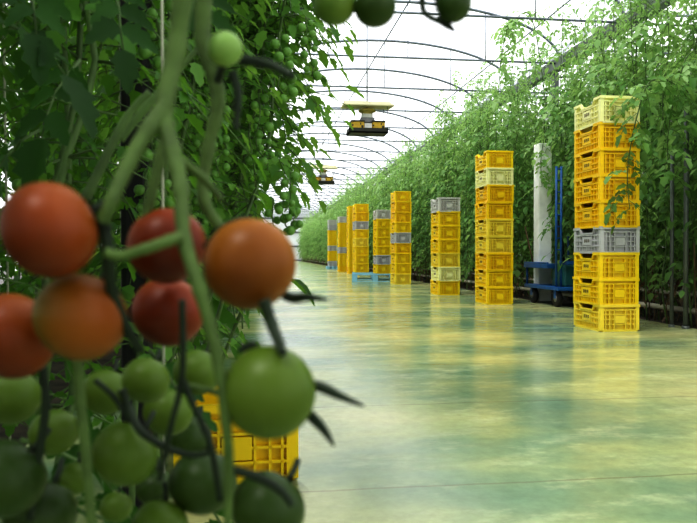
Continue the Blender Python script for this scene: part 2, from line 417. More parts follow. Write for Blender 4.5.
def paint(root, mat):
    ks = [x for x in root_kids(root)]
    for k in ks:
        if k.name.startswith('printed_mark'): continue
        k.material_slots[0].link = 'OBJECT'; k.material_slots[0].material = mat
_all = {}
def tree_copy_list(o, parent=None, acc=None):
    c = o.copy(); C.objects.link(c); acc.append(c)
    if parent: c.parent = parent
    for ch in CK[o.name]: tree_copy_list(ch, c, acc)
    return c
CK = {}
for o in list(C.objects): CK[o.name] = []
for o in list(C.objects):
    if o.parent: CK[o.parent.name].append(o)
proto_list = [proto_crate]
def gather(o):
    for ch in CK[o.name]: proto_list.append(ch); gather(ch)
gather(proto_crate)
ORD = ['topmost', 'second', 'third', 'fourth', 'fifth', 'sixth', 'seventh', 'eighth', 'ninth', 'tenth']
CN = {'c_deep': 'deep yellow', 'c_yel': 'bright yellow', 'c_light': 'light yellow', 'c_pale': 'pale yellow', 'c_grey': 'grey', 'c_white': 'pale grey'}
def crate(loc, rz, col, label, group):
    acc = []
    if not used[0]: used[0] = True; c = proto_crate; acc = proto_list
    else: c = tree_copy_list(proto_crate, None, acc)
    c.location = loc; c.rotation_euler = (0, 0, rz); tag(c, label, 'crate', group)
    for k in acc:
        if k.type == 'MESH' and not k.name.startswith('printed_mark'):
            k.material_slots[0].link = 'OBJECT'; k.material_slots[0].material = M[col]
    return c
def stack(d, px_corner, cols, desc, z0=0, rz=0, group=None):
    """cols from the top down; the near left bottom corner stands at distance d"""
    b = P(px_corner, 254, d)
    cx, cy = b.x + CW/2, b.y + CL/2
    n = len(cols); rnd = random.Random(int(d*100))
    for i, col in enumerate(cols):
        k = n-1-i
        j = (rnd.uniform(-.006, .006), rnd.uniform(-.006, .006), math.radians(rnd.uniform(-.7, .7)))
        place = 'topmost' if i == 0 else ('bottom' if k == 0 else ORD[i]+' from the top')
        crate((cx+j[0], cy+j[1], z0 + CP*k), rz+j[2], col, f"{CN[col]} crate, {place} {'of' if i == 0 or k == 0 else 'in'} {desc}", 'crates in '+desc)
    return cx, cy
D, Yl, Lt, Pa, Gr, Wh = 'c_deep', 'c_yel', 'c_light', 'c_pale', 'c_grey', 'c_white'
stack(7.5, 600, [Pa, D, D, D, D, Gr, Yl, Yl, Lt], 'the nearest tall stack')
stack(11.5, 487, [Yl, Pa, D, D, Lt, Lt, D, Yl, Yl], 'the stack left of the cart')
stack(14.1, 438.5, [Wh, Yl, Yl, Yl, Lt, Pa, Yl], 'the short grey-topped stack')
stack(19.0, 395, [Yl, D, D, Yl, Gr, D, Yl, Yl, Lt], 'the stack right of the pallet')
PZ = .22
s5 = stack(21.6, 376.5, [Wh, Yl, Yl, Yl, Yl, Gr, Yl], 'the right pallet stack', z0=PZ)
s6 = stack(23.0, 355.2, [Yl, D, Gr, Yl, Lt, Yl, Yl, Yl], 'the left pallet stack', z0=PZ)
stack(29.0, 348.6, [Yl]*2+[Yl]*7+[D], 'the all-yellow far stack')
stack(32.0, 339, [Wh, Yl, Yl, Yl, Yl, Gr, Yl, Yl, D], 'the second farthest stack')
s9 = stack(38.0, 328.6, [Wh, Gr, Yl, Yl, Yl, Gr, Yl, Yl, Gr], 'the farthest stack', z0=.14)
# lone crate at the lower left, behind the green tomatoes
b = P(295, 484, 2.55)
crate((b.x-CW/2, b.y+CL/2+.02, 0), math.radians(3), 'c_yel', 'lone yellow crate on the floor behind the big green tomato', 'crate by itself')
# pallets
def pallet(cx, cy, w, l, label, rz=0, PZ=PZ):
    t = empty('plastic_pallet', (cx, cy, 0), rz, label, 'pallet')
    m = MB()
    k = 7
    for i in range(k):
        y = -l/2 + (l-.09)*i/(k-1); m.box(-w/2, y, PZ-.028, w/2, y+.085, PZ)
    for sx in (-1, 0, 1): m.box(sx*(w/2-.05)-.045, -l/2, PZ-.05, sx*(w/2-.05)+.045, l/2, PZ-.026)
    m.build('deck', M['pallet'], t, smooth=False)
    for sx in (-1, 0, 1):
        for sy in (-1, 0, 1):
            m = MB(); x = sx*(w/2-.08); y = sy*(l/2-.08)
            m.box(x-.08, y-.08, .02, x+.08, y+.08, PZ-.045)
            o = m.build('foot', M['pallet'], t, smooth=False)
    m = MB()
    for sy in (-1, 0, 1): m.box(-w/2, sy*(l/2-.05)-.05, 0, w/2, sy*(l/2-.05)+.05, .022)
    m.build('runner', M['pallet'], t, smooth=False)
b = P(352, 254, 20.9); rz = -math.radians(8)
b = b + Vector((math.cos(rz), math.sin(rz), 0))*.70 + Vector((-math.sin(rz), math.cos(rz), 0))*1.4
pallet(b.x, b.y, 1.4, 2.8, 'light blue plastic pallet under two crate stacks', rz)
pallet(s9[0], s9[1], .62, .8, 'small blue pallet under the farthest crate stack', 0, .14)

# ---------------------------------------------------------------- blue cart
def cart():
    t = empty('greenhouse_cart', (4.68, 10.3, 0), 0, 'blue steel trolley with black wheels between the first two stacks', 'cart')
    L, W = 1.35, .72
    for (x, y) in ((.02, .18), (.02, 1.12), (W, .18), (W, 1.12)):
        r = .135
        m = MB(); mt = Matrix.Translation((x, y, r)) @ Matrix.Rotation(math.pi/2, 4, 'Y')
        m.lathe([(.05, -.035), (r-.02, -.04), (r, -.025), (r, .025), (r-.02, .04), (.05, .035)], 20, mat=mt)
        wh = m.build('wheel', M['rubber'], t)
        m = MB(); m.lathe([(0, -.042), (.055, -.042), (.06, -.03), (.06, .03), (.055, .042), (0, .042)], 14, mat=mt); m.build('hub', M['hubm'], wh)
        
        m = MB(); m.box(x-.05, y-.03, r, x-.04, y+.03, .27); m.build('fork', M['blue'], t, smooth=False)
        m = MB(); m.box(x+.04, y-.03, r, x+.05, y+.03, .27); m.build('fork', M['blue'], t, smooth=False)
    def bev(o, w=.008):
        b = o.modifiers.new('b', 'BEVEL'); b.width = w; b.segments = 2; return o
    m = MB(); m.box(-.06, -.02, .26, W+.08, L, .32); bev(m.build('deck', M['blue'], t, smooth=False))
    m = MB(); m.box(-.08, .35, .60, .35, L-.02, .67); m.box(-.08, .35, .67, -.05, L-.02, .70); bev(m.build('shelf', M['blue'], t, smooth=False))
    for (x, y, z) in ((-.03, .12, 2.2), (.05, .12, 2.2), (-.03, L-.05, .68), (W, L-.05, 1.2), (W, .05, 1.2)):
        m = MB(); m.tube([(x, y, .3), (x, y, z)], .02, 8); m.build('post', M['blue'], t)
    m = MB()
    for z in [.9+.18*i for i in range(8)]: m.tube([(-.03, .12, z), (.05, .12, z)], .012, 6)
    m.build('rung', M['blue'], t)
    m = MB(); m.box(.06, .02, .32, .62, .5, .66); bev(m.build('tank', M['teal'], t, smooth=False), .03)
    m = MB(); m.box(.15, .1, .66, .5, .42, .72); bev(m.build('tank_lid', M['blue'], t, smooth=False), .01)
    m = MB(); m.tube([(.12, .2, .72), (.10, .2, 1.0), (.02, .22, 1.35)], .03, 8); m.build('hose', M['rubber'], t)
    m = MB(); m.tube([(-.05, 1.0, .70), (-.11, 1.2, 1.3)], .014, 6); m.build('handle_stick', M['stem_brown'], t)
cart()

# ---------------------------------------------------------------- hanging hive boxes
def hive(d, px, py, label):
    b = P(px, py, d)              # centre of the tray bottom
    t = empty('hanging_hive', b, 0, label, 'hive', 'hives hanging over the aisle')
    m = MB()
    m.box(-.29, -.17, 0, .29, .17, .018); m.box(-.29, -.17, 0, -.275, .17, .07); m.box(.275, -.17, 0, .29, .17, .07)
    m.box(-.29, -.17, 0, .29, -.155, .07); m.box(-.29, .155, 0, .29, .17, .07)
    m.build('tray', M['tray'], t, smooth=False)
    for s in (-1, 1):
        m = MB(); x = s*.155
        m.box(x-.095, -.14, .02, x+.095, .12, .17); o = m.build('hive_box', M['beeyellow'], t, smooth=False)
        bv = o.modifiers.new('b', 'BEVEL'); bv.width = .015; bv.segments = 2
        m = MB(); m.box(x-.09, -.143, .10, x-.07, -.14, .125); m.box(x+.05, -.143, .065, x+.08, -.14, .11); m.box(x+.03, -.143, .12, x+.045, -.14, .15); m.box(x-.10, -.145, .165, x+.10, .125, .185)
        m.build('vent', M['tray'], o, smooth=False)
    m = MB(); m.box(-.055, -.12, .02, .055, .10, .15); m.build('feeder', M['beewhite'], t, smooth=False)
    m = MB(); m.box(-.10, -.09, .17, .10, .09, .24); m.build('box', M['beegrey'], t, smooth=False)
    m = MB(); m.box(-.075, -.075, .24, .075, .075, .30); m.build('white_box', M['beewhite'], t, smooth=False)
    m = MB(); m.lathe([(0, .30), (.085, .30), (.085, .335), (.13, .34), (.125, .365), (.06, .385), (0, .385)], 18); m.build('cap', M['beecap'], t)
    # hood: shallow folded roof
    m = MB()
    m.add([(-.37, -.24, .40), (.37, -.24, .40), (.37, .24, .44), (-.37, .24, .44), (-.34, 0, .50), (.34, 0, .50),
           (-.37, -.24, .385), (.37, -.24, .385), (.37, .24, .425), (-.37, .24, .425)],
          [(0, 1, 5, 4), (4, 5, 2, 3), (0, 4, 3), (1, 2, 5), (6, 7, 1, 0), (8, 9, 3, 2), (6, 9, 8, 7)])
    m.build('hood', M['hood'], t, smooth=False)
    for sx in (-1, 1):
        for sy in (-1, 1):
            m = MB(); m.tube([(sx*.28, sy*.16, .03), (sx*.28, sy*.16, .42)], .004, 5); m.build('wire', M['steel'], t)
    m = MB(); m.tube([(0, 0, .38), (.0, 0, GZ+.04-b.z)], .009, 6); m.build('hanging_rod', M['steel'], t)
hive(10.5, 367, 134.5, 'yellow hive boxes on a black tray under an olive hood, nearer one')
hive(18.6, 323, 184, 'smaller-looking farther yellow hive tray hanging over the aisle')

# ---------------------------------------------------------------- leaves and plants
def leaflet(mb, base, d, nrm, L, W, segs, rnd, droop=.5, lobes=False):
    d = d.normalized(); side = d.cross(nrm)
    if side.length < 1e-4: side = Vector((1, 0, 0))
    side.normalize(); nn = side.cross(d).normalized()
    vs = []; ang = 0; p = base.copy(); dd = d.copy()
    step = L/segs; fold = rnd.uniform(.15, .5)
    vs.append(p.copy())
    for i in range(1, segs+1):
        dd = (dd + Vector((0, 0, -droop/segs))).normalized()
        p = p + dd*step
        if i == segs: vs.append(p.copy()); break
        t = i/segs; w = W*.5*(math.sin(math.pi*t**.75))**.8
        if lobes: w *= (1.12 if i % 2 else .74)
        vs += [p.copy(), p + side*w + nn*w*fold - (dd*w*.35 if lobes and i % 2 == 0 else Vector()), p - side*w + nn*w*fold - (dd*w*.35 if lobes and i % 2 == 0 else Vector())]
    fs = [(0, 2, 1), (0, 1, 3)]
    for i in range(segs-2):
        a = 1+3*i; b_ = a+3; fs += [(a, a+1, b_+1, b_), (a, b_, b_+2, a+2)]
    a = 1+3*(segs-2); e = a+3; fs += [(a, a+1, e), (a, e, a+2)]
    mb.add(vs, fs)
def compound(mb, sm, base, az, el, L, rnd, segs=3, lobes=False, ls=1.0, pairs=3):
    d = Vector((math.cos(az)*math.cos(el), math.sin(az)*math.cos(el), math.sin(el)))
    pts = [base.copy()]; k = pairs+1; p = base.copy()
    dirs = [d.copy()]
    for i in range(k):
        d = (d + Vector((0, 0, -.28)) + Vector((rnd.uniform(-.1, .1), rnd.uniform(-.1, .1), 0))).normalized()
        p = p + d*L/k; pts.append(p.copy()); dirs.append(d.copy())
    sm.tube(pts, lerp_r(.0035, .0015, len(pts)), 3)
    side = d.cross(Vector((0, 0, 1)))
    if side.length < .05: side = Vector((1, 0, 0))
    side.normalize(); nrm = side.cross(d).normalized()
    for i in range(1, k+1):
        q = pts[i]; dd = dirs[i]
        sz = L*.34*ls*(.75 + .35*i/k)*rnd.uniform(.75, 1.2)
        if i == k: leaflet(mb, q, dd, nrm, sz*1.25, sz*.75, segs, rnd, rnd.uniform(.3, .9), lobes)
        else:
            for s in (-1, 1):
                if rnd.random() < .08: continue
                n2 = (nrm + side*s*rnd.uniform(-.5, .3) + Vector((rnd.uniform(-.3, .3), rnd.uniform(-.3, .3), 0))).normalized()
                leaflet(mb, q, side*s + dd*rnd.uniform(.2, .7), n2, sz, sz*.58, segs, rnd, rnd.uniform(.3, .9), lobes)
def cherry_mesh(r, n=10):
    m = MB(); pr = [(r*.02, r*.86), (r*.35, r*.92), (r*.7, r*.72), (r*.95, r*.3), (r, -.05*r), (r*.88, -r*.5), (r*.55, -r*.85), (r*.2, -r*.99), (.0005, -r)]
    m.lathe(pr[::-1], n); return m.mesh('cherry', M['t_cherry'])
CH = [cherry_mesh(r) for r in (.012, .015, .018)]
def make_plant(seed, height, stems, spread, nleaf, leafL, matL, z0, segs=3, lobes=False, lean=0, name='tomato_plant', ls=1.0, low=.5, lim=None, lowz=.9):
    rnd = random.Random(seed)
    root = empty(name)
    fm = MB(); sm = MB()
    for s in range(stems):
        bx, by = rnd.uniform(-spread, spread)*.5, rnd.uniform(-spread, spread)*.6
        hgt = height*rnd.uniform(.82, 1.0); k = 9
        pts = []
        for i in range(k+1):
            t = i/k
            pts.append(Vector((bx + lean*math.sin(math.pi*t/2) + rnd.uniform(-.05, .05), by + rnd.uniform(-.06, .06), hgt*t)))
        pts = smoothpts(pts, 3); sm.tube(pts, lerp_r(.011, .004, len(pts)), 5)
        for j in range(nleaf):
            t = (z0 + (hgt - z0)*((j+rnd.random())/nleaf))/hgt
            if t*hgt < z0+lowz and rnd.random() > low: continue
            q = pts[min(int(t*(len(pts)-1)), len(pts)-1)]
            fall = 1 - .35*max(0, t-.75)/.25
            az = rnd.uniform(0, 2*math.pi); LL = leafL*rnd.uniform(.7, 1.25)*fall
            if lim:
                for _ in range(8):
                    if q.x + 1.0*LL*math.cos(az) < lim(q.z, q.y) - .03: break
                    az = rnd.uniform(0, 2*math.pi); LL *= .85
                else: continue
            compound(fm, sm, q, az, rnd.uniform(-.3, .75), LL, rnd, segs, lobes, ls)
    fm.build('foliage', matL, root)['label'] = 'mass of compound green leaves'
    sm.build('stem', M['stem'], root)
    return root
def add_brown(root, rnd, n=6, h=1.0):
    m = MB()
    for i in range(n):
        p = Vector((rnd.uniform(-.4, .3), rnd.uniform(-.4, .4), 0)); q = p + Vector((rnd.uniform(-.3, .3), rnd.uniform(-.4, .4), h*rnd.uniform(.4, 1)))
        m.tube(smoothpts([p, (p+q)/2 + Vector((rnd.uniform(-.12, .12), rnd.uniform(-.12, .12), 0)), q], 3), .008, 4)
    for i in range(90):
        p = Vector((rnd.uniform(-.42, .4), rnd.uniform(-.45, .45), rnd.uniform(.02, .5)))
        leaflet(m, p, Vector((rnd.uniform(-1, 1), rnd.uniform(-1, 1), rnd.uniform(-.6, .4))), Vector((0, 0, 1)), rnd.uniform(.05, .11), .04, 3, rnd, .8)
    m.build('dry_vine', M['stem_brown'], root)['label'] = 'dry brown vine and leaf litter at the foot'
def add_trusses(root, rnd, spots, per=9):
    """hanging strings of small green fruit: stalk plus each fruit"""
    for (x, y, z) in spots:
        n = rnd.randint(per-3, per+2); st = MB(); pts = [Vector((x, y, z))]
        L = .024*n
        for i in range(5): pts.append(Vector((x + rnd.uniform(-.012, .012)*(i+1)*.7, y + rnd.uniform(-.012, .012)*(i+1)*.7, z - L*(i+1)/5)))
        st.tube(pts, .0025, 4)
        for i in range(n):
            t = (i+.8)/n; q = pts[0].lerp(pts[-1], t); a = (i % 2)*math.pi + rnd.uniform(-.9, .9)
            o = bpy.data.objects.new('tomato', CH[rnd.choice((0, 1, 1, 2))]); C.objects.link(o); o.parent = root
            rr = .020; o.location = (q.x + rr*math.cos(a), q.y + rr*math.sin(a), q.z)
            o.rotation_euler = (rnd.uniform(-.5, .5), rnd.uniform(-.5, .5), rnd.uniform(0, 6))
            st.tube([q + Vector((0, 0, .012)), Vector(o.location) + Vector((0, 0, .012))], .0015, 3)
        st.build('fruit_stalk', M['stem'], root)

def refresh(root):
    CK[root.name] = [x for x in C.objects if x.parent == root]
    for k in CK[root.name]: CK[k.name] = [x for x in C.objects if x.parent == k]
# right-hand rows
RG = 'tomato plants in the right-hand rows'
RL = ['tall tomato plant in the dense right-hand row', 'bushy tomato plant in the dense right-hand row']
rp = []
for i in range(5):
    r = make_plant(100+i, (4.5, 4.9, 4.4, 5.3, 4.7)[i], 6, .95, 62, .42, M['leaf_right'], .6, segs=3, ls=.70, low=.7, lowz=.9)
    add_brown(r, random.Random(i)); refresh(r); rp.append(r)
taken = set()
rnd = random.Random(5)
def put(protos, i, x, y, sz=1.0, label=None, group=None, cat='tomato plant'):
    acc = []
    if i in taken or protos is not rp:
        r = tree_copy_list(protos[i], None, acc)
    else: r = protos[i]; taken.add(i)
    r.location = (x, y, -.02); r.rotation_euler = (0, 0, rnd.uniform(-.5, .5) + (math.pi if rnd.random() < .3 else 0))
    r.scale = (1, 1, sz)
    tag(r, label, cat, group); return r
y = 5.2; k = 0
while y < 79:
    x = 5.32 + rnd.uniform(-.1, .1)
    if 10.2 < y < 12.6: x += .38
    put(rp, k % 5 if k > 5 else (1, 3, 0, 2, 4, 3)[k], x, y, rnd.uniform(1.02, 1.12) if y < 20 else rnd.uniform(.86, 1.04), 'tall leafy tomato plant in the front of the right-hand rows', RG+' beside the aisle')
    y += .72 + max(0, (y-35)*.012); k += 1
y = 5.6
while y < 60:
    put(rp, rnd.randrange(5), 6.95 - .5 + rnd.uniform(-.1, .1), y, rnd.uniform(.92, 1.08), 'tomato plant in the second right-hand row behind the front plants', RG+' second row')
    y += .95 + max(0, (y-30)*.03)
y = 6
while y < 34:
    put(rp, rnd.randrange(5), 7.9 + rnd.uniform(-.2, .2), y, rnd.uniform(.9, .98), 'shaded tomato plant deep behind the right-hand rows', RG+' third row')
    y += 1.0
# left-hand rows
lp = []
for i in range(4):
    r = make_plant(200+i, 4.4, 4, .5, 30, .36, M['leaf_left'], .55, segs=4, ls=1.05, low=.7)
    add_trusses(r, random.Random(50+i), [(random.Random(i*9+j).uniform(-.3, .3), random.Random(i*7+j).uniform(-.4, .4), random.Random(i*5+j).uniform(1.0, 2.3)) for j in range(5)])
    refresh(r); lp.append(r)
LG = 'tomato plants in the left-hand rows'
ltk = set()
def putl(i, x, y, label, group, sz=1):
    acc = []
    if i in ltk: r = tree_copy_list(lp[i], None, acc)
    else: r = lp[i]; ltk.add(i)
    r.location = (x, y, -.02); r.rotation_euler = (0, 0, rnd.uniform(0, 6.28)); r.scale = (1, 1, sz)
    tag(r, label, 'tomato plant', group); return r
y = 3.7; k = 0
while y < 60:
    putl(k % 4, -.52 + rnd.uniform(-.05, .05), y, 'dark green tomato plant in the left-hand row beside the aisle', LG+' beside the aisle')
    y += .62 + max(0, (y-8)*.05); k += 1
for (X, n0, ye) in ((-1.7, 3.0, 13), (-3.0, 4.6, 14)):
    y = n0
    while y < ye:
        putl(rnd.randrange(4), X + rnd.uniform(-.15, .15), y, 'tomato plant deep in the dark left-hand crop', LG+' behind the first'); y += 1.15
# the near left plants, each one of its own shape
def aisle_edge(z, y):
    # the crop is trimmed back from the aisle: widest at head height, narrow near the floor
    zr = (z-.84)*2.9/y + .84; k = y/2.9
    for z0_, z1_, a, b in ((-9, .86, .10, .12), (.86, 1.0, .12, .17), (1.0, 1.1, .18, .30), (1.1, 1.2, .34, .42), (1.2, 1.9, .45, .48), (1.9, 9, .48, .49)):
        if zr < z1_: return k*(a + (b-a)*max(0, min(1, (zr-z0_)/(z1_-z0_))))
near = [(-.66, 1.85, .32, 'tomato plant at the left border with big shaded leaves', 311),
        (-.48, 2.4, .31, 'dark leafy tomato plant just behind the ripe tomatoes', 312),
        (-.60, 3.02, .38, 'tomato plant leaning over the aisle with strings of green cherry fruit', 313),
        (-.40, 3.4, .38, 'tomato plant overhanging the aisle behind the fruiting one', 314),
        (-1.2, 2.2, .34, 'leafy tomato plant behind the one at the left border', 315)]
for (x, y, Lf, lab, sd) in near:
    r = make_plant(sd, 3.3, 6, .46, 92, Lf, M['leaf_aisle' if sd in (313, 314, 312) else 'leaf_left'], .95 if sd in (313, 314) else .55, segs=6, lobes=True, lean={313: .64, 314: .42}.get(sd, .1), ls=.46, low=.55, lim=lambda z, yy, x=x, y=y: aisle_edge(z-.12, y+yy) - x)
    r.location = (x, y, -.02); tag(r, lab, 'tomato plant')
    rn = random.Random(sd)
    if sd in (313, 312, 314):
        cnt = {313: 14, 312: 6, 314: 3}[sd]
        add_trusses(r, rn, [(rn.uniform(.32, .78) if sd == 313 else rn.uniform(-.2, .4), rn.uniform(-.62, -.38), rn.uniform(1.05, 1.75)) for _ in range(cnt)], 9)
    # white training strings
    m = MB(); m.tube([(.05, 0, .02), (.02, 0, 3.3)], .003, 4); m.build('training_string', M['twine'], r)

# unseen plants added beside and behind the camera to darken the foreground
for (x, y) in ((-1.0, .9), (-1.15, 0), (-1.1, -.9), (-.35, -1.3), (.45, -1.5), (-1.9, .4), (-1.9, 1.3)):
    putl(rnd.randrange(4), x, y, 'unseen tomato plant added around the camera to shade the ripe fruit', LG+' near end')

# a shoot of the right-hand row that hangs over the nearest stack
def shoot(px, py, d, label):
    b = P(px, py, d); rn = random.Random(int(px)); top = b.z + .3
    t = empty('tomato_plant', (b.x+.35, b.y+.05, -.02), 0, label, 'tomato plant')
    pts = [Vector((.85, .1, 0)), Vector((.82, .1, 1.6)), Vector((.35, 0, top+.3)), Vector((-.10, -.1, top+.45)), Vector((-.28, -.12, top+.1)), Vector((-.35, -.05, b.z-.15)), Vector((-.33, -.05, b.z-.6))]
    q = smoothpts(pts, 7); fm = MB(); sm = MB(); sm.tube(q, lerp_r(.011, .004, len(q)), 6)
    for i in range(10, len(q)):
        for r_ in range(2 if i < 26 else 1): compound(fm, sm, q[i], rn.uniform(0, 6.28), rn.uniform(-.5, .6), rn.uniform(.24, .36), rn, 4, True)
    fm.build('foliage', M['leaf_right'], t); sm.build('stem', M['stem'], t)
shoot(628, 150, 7.35, 'tomato plant whose leafy shoot hangs over the right edge of the nearest stack')
shoot(668, 120, 7.6, 'tomato plant with drooping shoots in front of the row at the right border')
shoot(500, 60, 12.9, 'tall tomato plant reaching up to the roof behind the stack left of the cart')

shoot(556, 190, 11.75, 'tomato plant drooping over the white wrapped column behind the cart')
shoot(541, 150, 11.8, 'tomato plant whose shoot hides the top of the white column')

# ---------------------------------------------------------------- foreground vine and its fruit
def line(mb, pts, r0, r1, n=10, sub=6):
    q = smoothpts(pts, sub); r = lerp_r(r0, r1, len(q)); rn = random.Random(len(q)*7)
    mb.tube(q, [a*(1.13 if i % sub == 0 else 1)*rn.uniform(.93, 1.06) for i, a in enumerate(r)], n)
fp = empty('tomato_vine', (-.42, .15, 0), 0, 'close thick green tomato vine whose trusses hang across the foreground', 'tomato vine')
O = Vector(fp.location)
def L_(p): return Vector(p) - O
D0 = .40
topA = P(190, -60, .44); 
m = MB()
crown = [Vector((-.42, .15, 0)), Vector((-.44, .16, .7)), Vector((-.40, .2, 1.25)), Vector((-.22, .33, 1.38)), Vector((-.06, .42, 1.33)), Vector((.12, .55, 1.30))]
line(m, [L_(p) for p in crown], .008, .005); m.build('main_stem', M['stem_front'], fp)
def stalk(pts, r0, r1, mat='stem_front', name='truss_stalk'):
    m = MB(); line(m, [L_(P(*p)) for p in pts], r0, r1); return m.build(name, M[mat], fp)
q = P(164, 254, 1.0); m = MB(); m.tube([L_(Vector((q.x, q.y, 0))), L_(Vector((q.x-.004, q.y, 2.6)))], .0022, 5); m.build('training_string', M['twine'], fp)
m = MB(); line(m, [L_(Vector((-.12, .40, 1.35))), L_(P(200, -90, .45)), L_(P(184, -10, .44)), L_(P(176, 50, .44)), L_(P(164, 110, .43)), L_(P(172, 150, .42)), L_(P(181, 190, .41)), L_(P(184, 238, .40)),
              L_(P(200, 290, .39)), L_(P(216, 350, .39)), L_(P(226, 420, .39)), L_(P(229, 480, .40)), L_(P(226, 560, .40))], .0075, .0022)
m.build('truss_stalk', M['stem_front'], fp)['label'] = 'thick pale green main stalk running down between the red and orange tomatoes'
stalk([(166, 105, .43), (148, 130, .42), (128, 165, .41), (112, 200, .40), (103, 222, .40)], .0058, .0035)
stalk([(184, 236, .40), (168, 241, .39), (145, 249, .385), (120, 256, .385), (106, 252, .385)], .0036, .0028)
stalk([(170, 120, .46), (160, 160, .46), (150, 200, .46), (140, 240, .46)], .0045, .003)
stalk([(205, -20, .52), (203, 40, .52), (214, 75, .52), (218, 105, .52), (208, 150, .52), (204, 200, .52), (230, 240, .52)], .0065, .004)
stalk([(212, 56, .52), (245, 60, .50), (270, 65, .47), (292, 76, .45)], .004, .0028, 'stem_dark')
stalk([(218, 80, .50), (224, 62, .48), (225, 56, .46)], .003, .002, 'stem_dark')
stalk([(232, 72, .50), (238, 95, .50), (236, 130, .50)], .0035, .002, 'stem_dark')
stalk([(182, 160, .46), (205, 180, .46), (222, 200, .46)], .003, .002)
stalk([(60, 250, .75), (90, 190, .75), (125, 120, .75), (150, 92, .75)], .006, .004, 'stem')
stalk([(120, 140, .8), (145, 108, .8), (175, 75, .8), (205, 40, .8)], .005, .003, 'stem')
stalk([(78, 360, .47), (80, 400, .47), (86, 455, .47), (93, 540, .47)], .0036, .0036)
stalk([(182, 300, .45), (183, 345, .45), (181, 385, .45), (170, 430, .45), (160, 480, .46)], .0022, .0018, 'stem_dark')
stalk([(183, 380, .45), (192, 402, .45), (205, 430, .45), (212, 450, .45), (220, 500, .46)], .0022, .0020, 'stem_dark')
stalk([(122, 390, .52), (130, 410, .52), (140, 430, .5), (165, 447, .5), (190, 455, .5), (212, 452, .5)], .0034, .002, 'stem_dark')
stalk([(95, 380, .52), (115, 398, .52), (128, 420, .52)], .0022, .002, 'stem_dark')
stalk([(232, 470, .44), (255, 476, .43), (280, 490, .43), (292, 505, .43)], .003, .0022, 'stem_dark')
stalk([(264, 300, .40), (272, 325, .40), (280, 345, .39), (282, 352, .38)], .0035, .0025, 'stem_dark')
stalk([(102, 215, .41), (108, 250, .41), (112, 290, .42), (128, 330, .43), (140, 350, .44)], .004, .003, 'stem_dark')
stalk([(208, 250, .42), (222, 232, .42), (240, 222, .42), (252, 222, .42)], .004, .003, 'stem_dark')
stalk([(40, 350, .5), (46, 400, .5), (40, 450, .5), (30, 520, .5)], .003, .003, 'stem_dark')
stalk([(188, 385, .5), (215, 392, .5), (222, 396, .47)], .002, .002)
# stalk of the three at the top
m = MB(); line(m, [L_(Vector((.08, .52, 1.31))), L_(P(420, -60, .55)), L_(P(422, 0, .55)), L_(P(426, 14, .55)), L_(P(440, 22, .55))], .003, .0018); m.build('truss_stalk', M['stem_dark'], fp)
stalk([(421, -30, .55), (390, -32, .55), (360, -25, .55)], .0025, .002, 'stem_dark')
stalk([(421, -24, .55), (440, -28, .55), (453, -16, .55)], .002, .002, 'stem_dark')

def tomato_mesh(R, mat, n=28, k=18, oblate=.92):
    m = MB(); pr = []
    for i in range(k+1):
        q = math.pi*i/k; r = R*math.sin(q); z = -R*oblate*math.cos(q)
        if q > math.pi*.78:
            z -= R*.16*((q-math.pi*.78)/(math.pi*.22))**2
        pr.append((max(r, R*.001), z))
    m.lathe(pr, n)
    return m.mesh('tomato', mat)
def calyx_mesh(R, sl=1.0, rnd=random):
    m = MB(); z = R*.92*.86
    for i in range(5):
        a = 2*math.pi*i/5 + rnd.uniform(-.2, .2)
        d = Vector((math.cos(a), math.sin(a), .28)); s = R*sl*rnd.uniform(.85, 1.15)
        side = Vector((-math.sin(a), math.cos(a), 0)); p = Vector((0, 0, z)); vs = []; K = 6
        for j in range(K+1):
            t = j/K; c_ = p + d*s*t + Vector((0, 0, -.25*s*t*t)); w = s*.11*math.sin(math.pi*(.12+.88*t))**.8 * (1-t*.6) if j < K else 0
            vs += [c_ + side*w, c_ + Vector((0, 0, -.02*s)) , c_ - side*w]
        m.add(vs, [f_ for j in range(K) for f_ in ((3*j, 3*j+1, 3*j+4, 3*j+3), (3*j+1, 3*j+2, 3*j+5, 3*j+4))])
        m.add([v + Vector((0, 0, .003)) for v in vs], [f_ for j in range(K) for f_ in ((3*j, 3*j+3, 3*j+4, 3*j+1), (3*j+1, 3*j+4, 3*j+5, 3*j+2))])
    m.tube(smoothpts([Vector((0, 0, z-.002)), Vector((R*.05, 0, z+R*.35)), Vector((R*.2, 0, z+R*.7))], 3), R*.09, 8)
    return m.mesh('calyx', M['stem_dark'])
